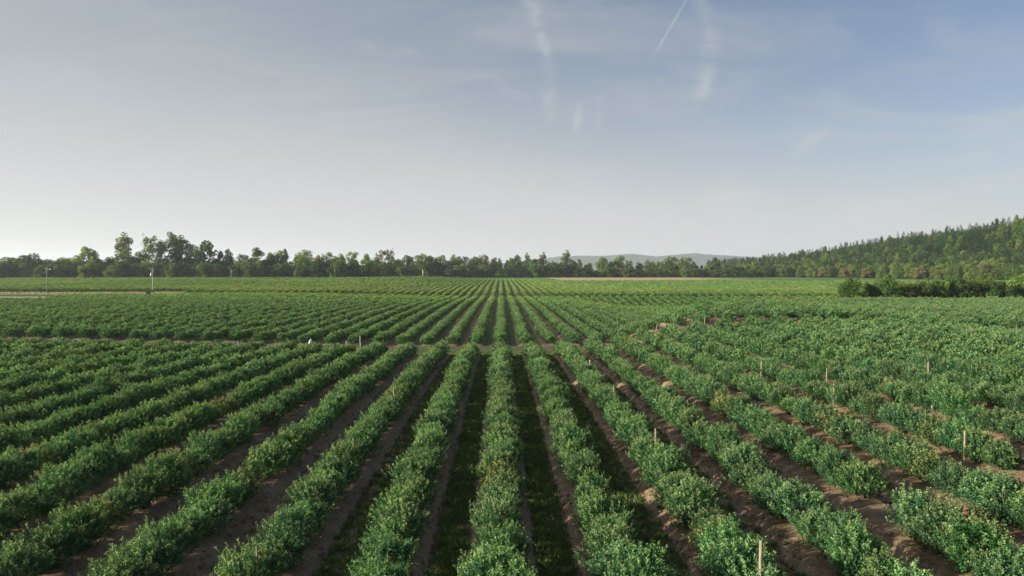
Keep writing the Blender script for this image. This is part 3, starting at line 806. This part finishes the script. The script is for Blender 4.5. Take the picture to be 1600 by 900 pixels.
# standalone light green shrub and the tiny one by the white post
D = 540; x, z = at(592, D)
put_tree('bushy_shrub', 'shrub', 'large light-green shrub standing forward of the tree line', 'shrub', 'y', x, D, z, z_at(420, 592, D)-z, 36/F*D, None, 'foliage')
D = 600; x, z = at(667, D)
put_tree('bushy_shrub', 'shrub', 'tiny rounded shrub at the foot of the white post', 'shrub', 'g', x, D, z-.2, 3.4, 10/F*D, None, 'foliage')
# dark shrubs behind the right-hand plateau
SH = [(1328, 434, 33, 'lone dark rounded shrub, first'), (1357, 444, 22, 'small low shrub, second'), (1372, 441, 24, 'dark low shrub, third'), (1388, 433, 38, 'tall domed dark shrub, fourth'), (1412, 442, 30, 'low spreading shrub, fifth'), (1434, 442, 20, 'small ragged shrub, sixth'), (1449, 436, 32, 'rounded shrub with bare stems, seventh'), (1469, 439, 24, 'loose dark shrub, eighth'), (1490, 434, 34, 'broad dense shrub, ninth'), (1510, 436, 26, 'dark shrub with a shaded gap, tenth'), (1531, 435, 36, 'wide leafy shrub, eleventh'), (1549, 439, 24, 'rounded low shrub, twelfth'), (1565, 437, 36, 'broad dark-green shrub, thirteenth'), (1590, 429, 48, 'tallest bulky shrub, fourteenth'), (1618, 430, 44, 'bulky dark shrub cut by the frame edge, fifteenth')]
for i, (u, vt, wpx, wd) in enumerate(SH):
    D = 183 + random.uniform(-2, 3); x, z = at(u, D)
    put_tree('dark_shrub', 'shrub', wd + ' along the plateau hedge', 'shrub', 'dgd'[i % 3], x, D, z-.3, z_at(vt-1, u, D)-z+.5, wpx/F*D*1.15, 'dark shrubs behind the right-hand field', 'foliage')

# long dark hedge along the grass strip on the left
hv, hf, ha, base_i = [], [], [], 0
for i, xx in enumerate(np.arange(-330, -122, 4.0)):
    yy_ = 252.0 + (xx+330)*-.012
    ms = row_seg(610+i % 9, 4.4, 300, .30, M_dark, h=2.1, r=.75, name='hedge_piece')
    n_ = len(ms.vertices); co = np.empty(n_*3, np.float32); ms.vertices.foreach_get('co', co); co = co.reshape(-1, 3)
    ag = np.empty(n_, np.float32); ms.attributes['age'].data.foreach_get('value', ag)
    co = np.stack([co[:, 1] + xx, co[:, 0] + yy_, co[:, 2] + float(ground_z(xx, yy_))], 1)
    hv.append(co); hf.append(np.arange(n_).reshape(-1, 4) + base_i); ha.append(ag); base_i += n_
    bpy.data.meshes.remove(ms)
o = obj('hedge', np_mesh('hedge', np.vstack(hv), np.vstack(hf), M_dark, {'age': np.concatenate(ha)}))
tag(o, 'low dark hedge running along the pale grass strip behind the left-hand farm yard', 'hedge')
# trees of the wooded hill
rs = np.random.RandomState(21)
pts = []
gxx = np.arange(120, 760, 8.5); gyy = np.arange(300, 1040, 8.5)
HXX, HYY = np.meshgrid(gxx, gyy); HXX = HXX + rs.uniform(-3.4, 3.4, HXX.shape); HYY = HYY + rs.uniform(-3.4, 3.4, HYY.shape)
dd = hill_in(HXX, HYY); uuu = 783 + F*HXX/HYY
ok = (dd > -4) & (dd < 215) & (uuu > 1105) & (uuu < 1720)
hxs, hys, dds, uus = HXX[ok], HYY[ok], dd[ok], uuu[ok]
order = np.argsort(np.hypot(hxs, hys) + np.where(dds < 40, -170, 0) + np.where((uus > 1625), 900, 0))
hillt = []
NIND = 170
zz = ground_z(hxs, hys)
scat = []; indiv = []
for rank, i in enumerate(order):
    x, y, d, u = hxs[i], hys[i], dds[i], uus[i]
    pcon = .12 if d < 28 else (.48 if d < 70 else .70)
    r_ = rs.rand()
    if r_ < pcon: sty, mk, H, Wd = 'conifer', 'd', rs.uniform(13, 22), rs.uniform(7.0, 10.5)
    elif d < 45:
        sty = 'round'; mk = 'ygdgdg'[rs.randint(6)] if rs.rand() < .88 else 't'; H, Wd = rs.uniform(9, 15), rs.uniform(9.5, 13.5)
    else: sty, mk, H, Wd = 'round', 'gdgd'[rs.randint(4)], rs.uniform(12, 17), rs.uniform(9.5, 13)
    (indiv if rank < NIND else scat).append((u, x, y, zz[i], sty, mk, H, Wd, d))
indiv.sort()
cnt = {}
wordsm = {'y': 'yellow-green rounded', 'g': 'green rounded', 't': 'tan-tinted rounded', 'd': 'dark rounded'}
for (u, x, y, z, sty, mk, H, Wd, d) in indiv:
    what = 'dark spired conifer' if sty == 'conifer' else wordsm[mk] + ' tree'
    cnt[what] = cnt.get(what, 0) + 1
    put_tree('conifer' if sty == 'conifer' else 'hillside_tree', 'conifer' if sty == 'conifer' else 'tree',
             '%s near the foot of the wooded hill, %s such from the left' % (what, ordn(cnt[what])), sty, mk, x, y, z-.5, H, Wd, 'trees at the foot of the wooded hill')
src = CR['conifer', 'd'] + CR['round', 'g'] + CR['round', 'd'] + CR['round', 'y'] + CR['round', 't']
off = {'d': 6+4, 'g': 6, 'y': 14, 't': 16}; cn = {'d': 4, 'g': 4, 'y': 2, 't': 2}
P_, R_, S_, I_ = [], [], [], []
for (u, x, y, z, sty, mk, H, Wd, d) in scat:
    P_.append((x, y, z-.5)); R_.append((0, 0, rs.rand()*6.28)); S_.append((Wd/WID[sty], Wd/WID[sty], H/HGT[sty]))
    I_.append(rs.randint(6) if sty == 'conifer' else off[mk]+rs.randint(cn[mk]))
scatter('forest', src, P_, R_, S_, I_, 'dense mixed forest covering the upper slope of the right-hand hill')
# far woods: a hazy belt behind the left tree line
P_, R_, S_, I_ = [], [], [], []
for i in range(420):
    u = rs.uniform(-60, 1180); D = rs.uniform(560, 640) + (0 if u < 560 else 190); x = (u-783)/F*D
    if u > 780: continue
    P_.append((x, D, float(ground_z(x, D))-1)); R_.append((0, 0, rs.rand()*6.28)); s = rs.uniform(.8, 1.05); S_.append((s, s, s*.92)); I_.append(6+rs.randint(4))
scatter('far_woods', src, P_, R_, S_, I_, 'hazy belt of woods seen through gaps behind the tree line')

# ------------------------------------------------------------------ utility poles and wires
poles = [(73, 418, 204, 'brown pole with a small lamp arm, nearest and leftmost'), (238.5, 419, 258, 'pale pole carrying crossarms and a white transformer'), (361, 420, 378, 'pale pole with one short crossarm, third from the left'), (461, 421, 478, 'faint thin grey pole, fourth from the left'), (523, 420, 492, 'small pole with a short pale crossarm, fifth from the left')]
tops = []
for i, (u, vt, D, wd) in enumerate(poles):
    x, z = at(u, D); H = z_at(vt, u, D) - z
    t = thing('utility_pole', 'wooden utility pole: ' + wd, 'utility pole', (x, D, z), 0, 'utility poles crossing the left-hand fields')
    b = MB(); kf = .5 if i == 0 else .8; b.tube([(0, 0, -.5), (0, 0, H*.5), (0, 0, H)], [.19*kf, .165*kf, .13*kf], 10); obj('shaft', b.mesh('shaft', M_pole if i in (0, 2, 3) else M_post_white, True), t)
    if i != 3:
        b = MB(); wd_ = [.5, .95, .8, .6, .8][i]; b.box((0, -.14, H-.45), (wd_, .06, .07), .02); obj('crossarm', b.mesh('crossarm', M_pole), t)
        for sx in (-1, 1):
            b = MB(); b.tube([(sx*(wd_-.1), -.14, H-.38), (sx*(wd_-.1), -.14, H-.30), (sx*(wd_-.1), -.14, H-.18)], [.05, .08, .03], 8); obj('insulator', b.mesh('insulator', M_insul, True), t)
    if i == 0:
        b = MB(); b.tube([(0, 0, H-.9), (.5, -.1, H-.55), (.95, -.15, H-.5)], .035, 6); la = obj('lamp_arm', b.mesh('lamp_arm', M_metal), t)
        b = MB(); b.tube([(.9, -.15, H-.5), (1.15, -.15, H-.52), (1.45, -.15, H-.56)], [.08, .16, .06], 8); obj('lamp_head', b.mesh('lamp_head', M_metal, True), la)
    if i == 1:
        b = MB(); b.box((0, -.14, H-1.25), (.75, .06, .07), .02); obj('crossarm', b.mesh('crossarm', M_pole), t)
        b = MB(); b.tube([(-.5, -.1, H-3.0), (-.5, -.1, H-2.95), (-.5, -.1, H-1.95), (-.5, -.1, H-1.85)], [.26, .33, .33, .2], 12)
        tr = obj('transformer', b.mesh('transformer', M_pale, True), t)
        b = MB(); b.tube([(-.5, -.1, H-1.86), (-.5, -.1, H-1.55)], [.07, .03], 8); obj('bushing', b.mesh('bushing', M_insul), tr)
    if i == 2:
        b = MB(); b.tube([(.2, -.05, H-2.1), (.2, -.05, H-1.45)], [.16, .16], 10); obj('transformer', b.mesh('transformer', M_metal), t)
    tops.append((x, D, z+H-.18))
for i in range(4):
    a_, c_ = Vector(tops[i]), Vector(tops[i+1]); b = MB()
    for off_ in (-.45, .45):
        pts_ = []
        for s in range(17):
            q = s/16; p = a_.lerp(c_, q) + Vector((off_, -.14, -4*1.1*q*(1-q))); pts_.append(p - a_)
        b.tube(pts_, .016, 4)
    o = obj('power_line', b.mesh('power_line', M_wire), None, a_)
    tag(o, 'sagging pair of wires between the %s and %s poles' % (ordn(i+1), ordn(i+2)), 'wire', 'wires between the utility poles')
# white marker post by the far tree line
D = 596; x, z = at(661, D); H = z_at(422, 661, D)-z
t = thing('white_post', 'stout white post alone in front of the dark far trees', 'post', (x, D, z))
b = MB(); b.tube([(0, 0, -.4), (0, 0, H*.5), (0, 0, H-.9)], [.40, .38, .36], 10); obj('shaft', b.mesh('shaft', M_post_white, True), t)
b = MB(); b.tube([(0, 0, H-.9), (0, 0, H-.8), (0, 0, H-.1), (0, 0, H)], [.62, .7, .7, .4], 10); obj('cap', b.mesh('cap', M_post_white, True), t)
# equipment box beside the second pole
D = 251; x, z = at(231, D); z = max(z, z_at(459, 231, D)-.15)
t = thing('pump_unit', 'small blue-grey pump unit with a pale roof beside the second pole', 'pump', (x, D, z), .15)
b = MB(); b.box((0, 0, .75), (.62, .5, .55), .05); obj('housing', b.mesh('housing', M_blue), t)
b = MB(); b.box((0, 0, 1.36), (.76, .64, .055), .05); b.box((0, 0, 1.45), (.6, .5, .04), .08); obj('roof', b.mesh('roof', M_pale), t)
b = MB(); b.box((0, -.515, .75), (.24, .02, .18), .02); obj('panel', b.mesh('panel', M_pale), t)
for sx in (-.42, .42):
    b = MB(); b.box((sx, 0, .1), (.07, .6, .12), .02); obj('skid', b.mesh('skid', M_black), t)
b = MB(); b.tube([(.95, 0, -.2), (.95, 0, 1.6), (.95, 0, 3.0)], [.07, .06, .05], 8); b.tube([(.95, 0, .5), (.6, 0, .5)], .05, 6)
obj('standpipe', b.mesh('standpipe', M_black), t)

# ------------------------------------------------------------------ wooden stakes in the rows
def find_on_row(u, vtop, h, snap=True, lo=13, hi=175):
    best = None
    d = ray(u, vtop)
    for D in np.arange(lo, hi, .1):
        x = d.x*D
        if snap:
            kx = round(x/3.0)*3.0
            if abs(kx-x) > .55: continue
        e = abs(CAMZ + d.z*D - (float(ground_z(x, D)) + h))
        if best is None or e < best[0]: best = (e, x, D)
    return best[1], best[2]
stakes = [(1187, 847, 1.85, .045, 'bare upright stake among bushes near the bottom edge, right of centre'), (402, 858, 1.85, .03, 'thin stake near the bottom edge, left of centre'), (1507, 674, 1.8, .045, 'pinkish stake standing clear of bushes at far right, mid height'),
 (1303, 600, 1.85, .045, 'stake in the right-hand rows above the long gap row'), (1025, 671, 1.9, .045, 'stake in the third row right of the central one'), (1189, 565, 1.95, .05, 'short stake in the dense right-hand rows'), (1451, 566, 1.9, .05, 'stake in the dense bushes toward the right edge'),
 (616, 605, 1.95, .045, 'stake in the second row left of the central one'), (652, 564, 2.0, .045, 'upper stake of the second row left of the central one'), (552, 686, 1.85, .035, 'thin stake half hidden in the second left row'), (959, 604, 1.9, .04, 'stake half hidden in the second row right of centre'), (922, 563, 1.95, .04, 'pale stake low in the second right row'),
 (1457, 634, 1.75, .03, 'tiny stake tip between right-hand bushes'), (1291, 576, 1.9, .04, 'thin stake tip in the dense right-hand field'),
 (1354, 508, 1.8, .07, 'short thick stake at the right-hand cross alley'), (1444, 502, 2.0, .05, 'thin tall stake at the right-hand cross alley'), (1509, 512, 2.2, .09, 'tall whitish stake, brightest at the right-hand cross alley'), (1589, 508, 1.9, .035, 'faint thin stake at the right end of the cross alley'),
 (1101, 495, 2.2, .06, 'brown stake on the crest by a bare dirt patch'), (1025, 506, 2.0, .06, 'leaning yellowish stake on the crest'),
 (33, 531, 1.7, .06, 'pale stake at the far left of the cross alley'), (205, 531, 1.7, .07, 'white stake at the left-hand cross alley'), (372, 533, 1.7, .07, 'white stake at the row end, right of its pair'), (541, 533, 1.5, .08, 'stubby white stake beside the cross alley'), (563, 525, 2.3, .07, 'tall white stake at the row end nearest centre'), (430, 531, 1.4, .04, 'small stake among left-hand row ends')]
for i, (u, vt, h_, r_, lb) in enumerate(stakes):
    if 500 <= vt <= 535 and vt != 508.5 and (u < 600 or u > 1340 or u in (1101, 1025)):
        D = {1101: 83, 1025: 80}.get(u, 80.0 if u < 600 else 72.2)
        x = ray(u, vt).x*D; z = float(ground_z(x, D)); h_ = max(.8, min(2.8, z_at(vt, u, D)-z))
    else:
        x, D = find_on_row(u, vt, h_-(0 if u in (1187, 1507) else .25)); z = float(ground_z(x, D)); x0 = x
    me_m = M_post_white if ('white' in lb or 'pale' in lb) else M_post
    b = MB(); n_ = 6; lean = Vector((random.uniform(-.03, .03), random.uniform(-.03, .03), 1))
    if 'leaning' in lb: lean.x = .15
    hh = z_at(vt, u, D) - z
    r_ *= .7 if 500 <= vt <= 535 else .82; b.tube([lean*-.3, lean*(hh*.5), lean*hh, lean*(hh+.03)], [r_, r_*.97, r_*.93, r_*.6], n_)
    o = obj('wooden_stake', b.mesh('wooden_stake', me_m), None, (x, D, z)); tag(o, lb, 'stake', 'wooden stakes among the rows')
# white plastic caught at the end of a row
D = 78.5; u = 484.5; x = ray(u, 534).x*D; zt = z_at(529, u, D); zb = z_at(540, u, D)
V_, F_ = [], []
n_ = 14; L_ = 9
for i in range(L_+1):
    q = i/L_; rr = .20*math.sin(PI*min(1, q*1.05+.02))**.7*(1.15-.3*q)
    for j in range(n_):
        a_ = 2*PI*j/n_; w_ = 1 + .22*math.sin(3*a_+q*3) + .1*math.sin(7*a_)
        V_.append((x + .14*(q-.3) + math.cos(a_)*rr*w_, D + math.sin(a_)*rr*w_*.8, zb + (zt-zb)*q))
for i in range(L_):
    for j in range(n_): F_.append((i*n_+j, i*n_+(j+1) % n_, (i+1)*n_+(j+1) % n_, (i+1)*n_+j))
me = bpy.data.meshes.new('plastic_bag'); me.from_pydata([(p[0]-x, p[1]-D, p[2]-zb) for p in V_], [], F_); me.materials.append(M_bag)
o = obj('plastic_bag', me, None, (x, D, zb)); tag(o, 'bright white plastic sheeting bunched at a row end by the cross alley', 'plastic bag')

# ------------------------------------------------------------------ grass and weeds
def tuft(seed, n, h, mat, spread=.12):
    rs = np.random.RandomState(seed)
    a_ = rs.rand(n)*2*PI; q = spread*np.sqrt(rs.rand(n)); base = np.stack([np.cos(a_)*q, np.sin(a_)*q, 0*a_], 1)
    A = unit(np.stack([rs.randn(n)*.45, rs.randn(n)*.45, 1+0*a_], 1)); L = h*(.6+.6*rs.rand(n))
    N = unit(rs.randn(n, 3))
    return leaves(base + A*L[:, None]/2, A, N, L, np.full(n, .022), rs.rand(n), mat, 'tuft')
T1 = [tuft(1, 16, .11, M_grass), tuft(2, 20, .15, M_grass), tuft(3, 14, .22, M_grass), tuft(4, 14, .14, M_drygrass)]
rs = np.random.RandomState(8)
P_ = []
for lane in range(-8, 9):
    xc = lane*3.0 + 1.5
    dens = {-1: 1.0, 0: 1.0, 1: .8, -2: .5, 2: .4}.get(lane, .05)
    n = int(3600*dens); yv = 10 + 58*rs.rand(n)**1.3; xv = xc + rs.uniform(-.5, .5, n)
    P_.append(np.stack([xv, yv], 1))
n = 9000; P_.append(np.stack([rs.uniform(-62, 62, n), rs.uniform(68, 76, n)], 1))
n = 5000; P_.append(np.stack([rs.uniform(-26, 26, n), rs.uniform(11, 60, n)], 1))
A_ = np.vstack(P_)
keep = np.abs(A_[:, 0]) < .8*A_[:, 1]+3
A_ = A_[keep]; gzz = ground_z(A_[:, 0], A_[:, 1]); n = len(A_)
pick = rs.choice(4, n, p=[.42, .36, .14, .08]); s = rs.uniform(.7, 1.3, n)
z0 = np.zeros(n)
scatter('grass', T1, np.stack([A_[:, 0], A_[:, 1], gzz-.015], 1), np.stack([z0, z0, rs.rand(n)*6.28], 1), np.stack([s, s, s], 1), pick, 'short grass and weeds in the alleys between bush rows')

# clods and mulch lumps on the soil
M_clod = plain_mat('clod', (.15, .105, .075), .95, 12, .45)
def clod(seed):
    rs = np.random.RandomState(seed); b = MB()
    n = 6; r = .035
    b.tube([(0, 0, -.01), (rs.randn()*.006, rs.randn()*.006, r*.5), (rs.randn()*.008, 0, r)], [r*(.9+.3*rs.rand()), r*(1+.4*rs.rand()), r*.45], n)
    return b.mesh('clod', M_clod)
def twig(seed):
    rs = np.random.RandomState(seed); b = MB()
    b.tube([(-.09, 0, .01), (0, .02*rs.randn(), .02), (.1, 0, .012)], [.006, .006, .003], 4); return b.mesh('twig', M_post)
def litter(seed):
    rs = np.random.RandomState(seed); n = 10
    return leaves(np.stack([rs.randn(n)*.09, rs.randn(n)*.09, .015+0*rs.rand(n)], 1), rs.randn(n, 3)*[1, 1, .1], np.stack([rs.randn(n)*.2, rs.randn(n)*.2, 1+0*rs.rand(n)], 1), np.full(n, .06), np.full(n, .03), rs.rand(n), M_litter, 'litter')
M_litter = leaf_mat('leaf_litter', (.10, .070, .035), (.25, .17, .09), 0.0, .3)
n = 26000
yv = 10 + 50*rs.rand(n)**1.4; xv = rs.uniform(-.85, .85, n)*yv; dd_ = np.abs(((xv/3+.5) % 1)-.5)*3
kp = (dd_ < 1.15) & (dd_ > .55); xv, yv = xv[kp], yv[kp]; n = len(xv); z0 = np.zeros(n)
gi_ = np.interp; bz = .24*(1-sm(dd_[kp], .55, 1.05))
s = rs.uniform(.5, 1.9, n)
scatter('soil_litter', [clod(1), clod(2), clod(3), twig(4), litter(5), litter(6)], np.stack([xv, yv, ground_z(xv, yv)+bz*.85], 1), np.stack([z0, z0, rs.rand(n)*6.28], 1), np.stack([s, s, s], 1), rs.choice(6, n, p=[.24, .22, .2, .08, .13, .13]), 'clods, twigs and fallen leaves on the brown soil between the rows')

# ------------------------------------------------------------------ haze
me = bpy.data.meshes.new('haze')
x0, x1, y0, y1, z0, z1 = -7500, 8500, -300, 11500, -6.0, 240.0
me.from_pydata([(x0, y0, z0), (x1, y0, z0), (x1, y1, z0), (x0, y1, z0), (x0, y0, z1), (x1, y0, z1), (x1, y1, z1), (x0, y1, z1)], [],
               [(0, 3, 2, 1), (4, 5, 6, 7), (0, 1, 5, 4), (1, 2, 6, 5), (2, 3, 7, 6), (3, 0, 4, 7)])
m, k, out = new_mat('haze_air')
pv = k.n('ShaderNodeVolumePrincipled'); pv.inputs['Color'].default_value = (.77, .86, 1.0, 1)
pv.inputs['Density'].default_value = .00010; pv.inputs['Anisotropy'].default_value = .25
k.t.links.new(pv.outputs[0], out.inputs['Volume'])
me.materials.append(m)
hz = obj('haze', me); tag(hz, 'thin evening haze over the fields and far hills', kind='stuff')
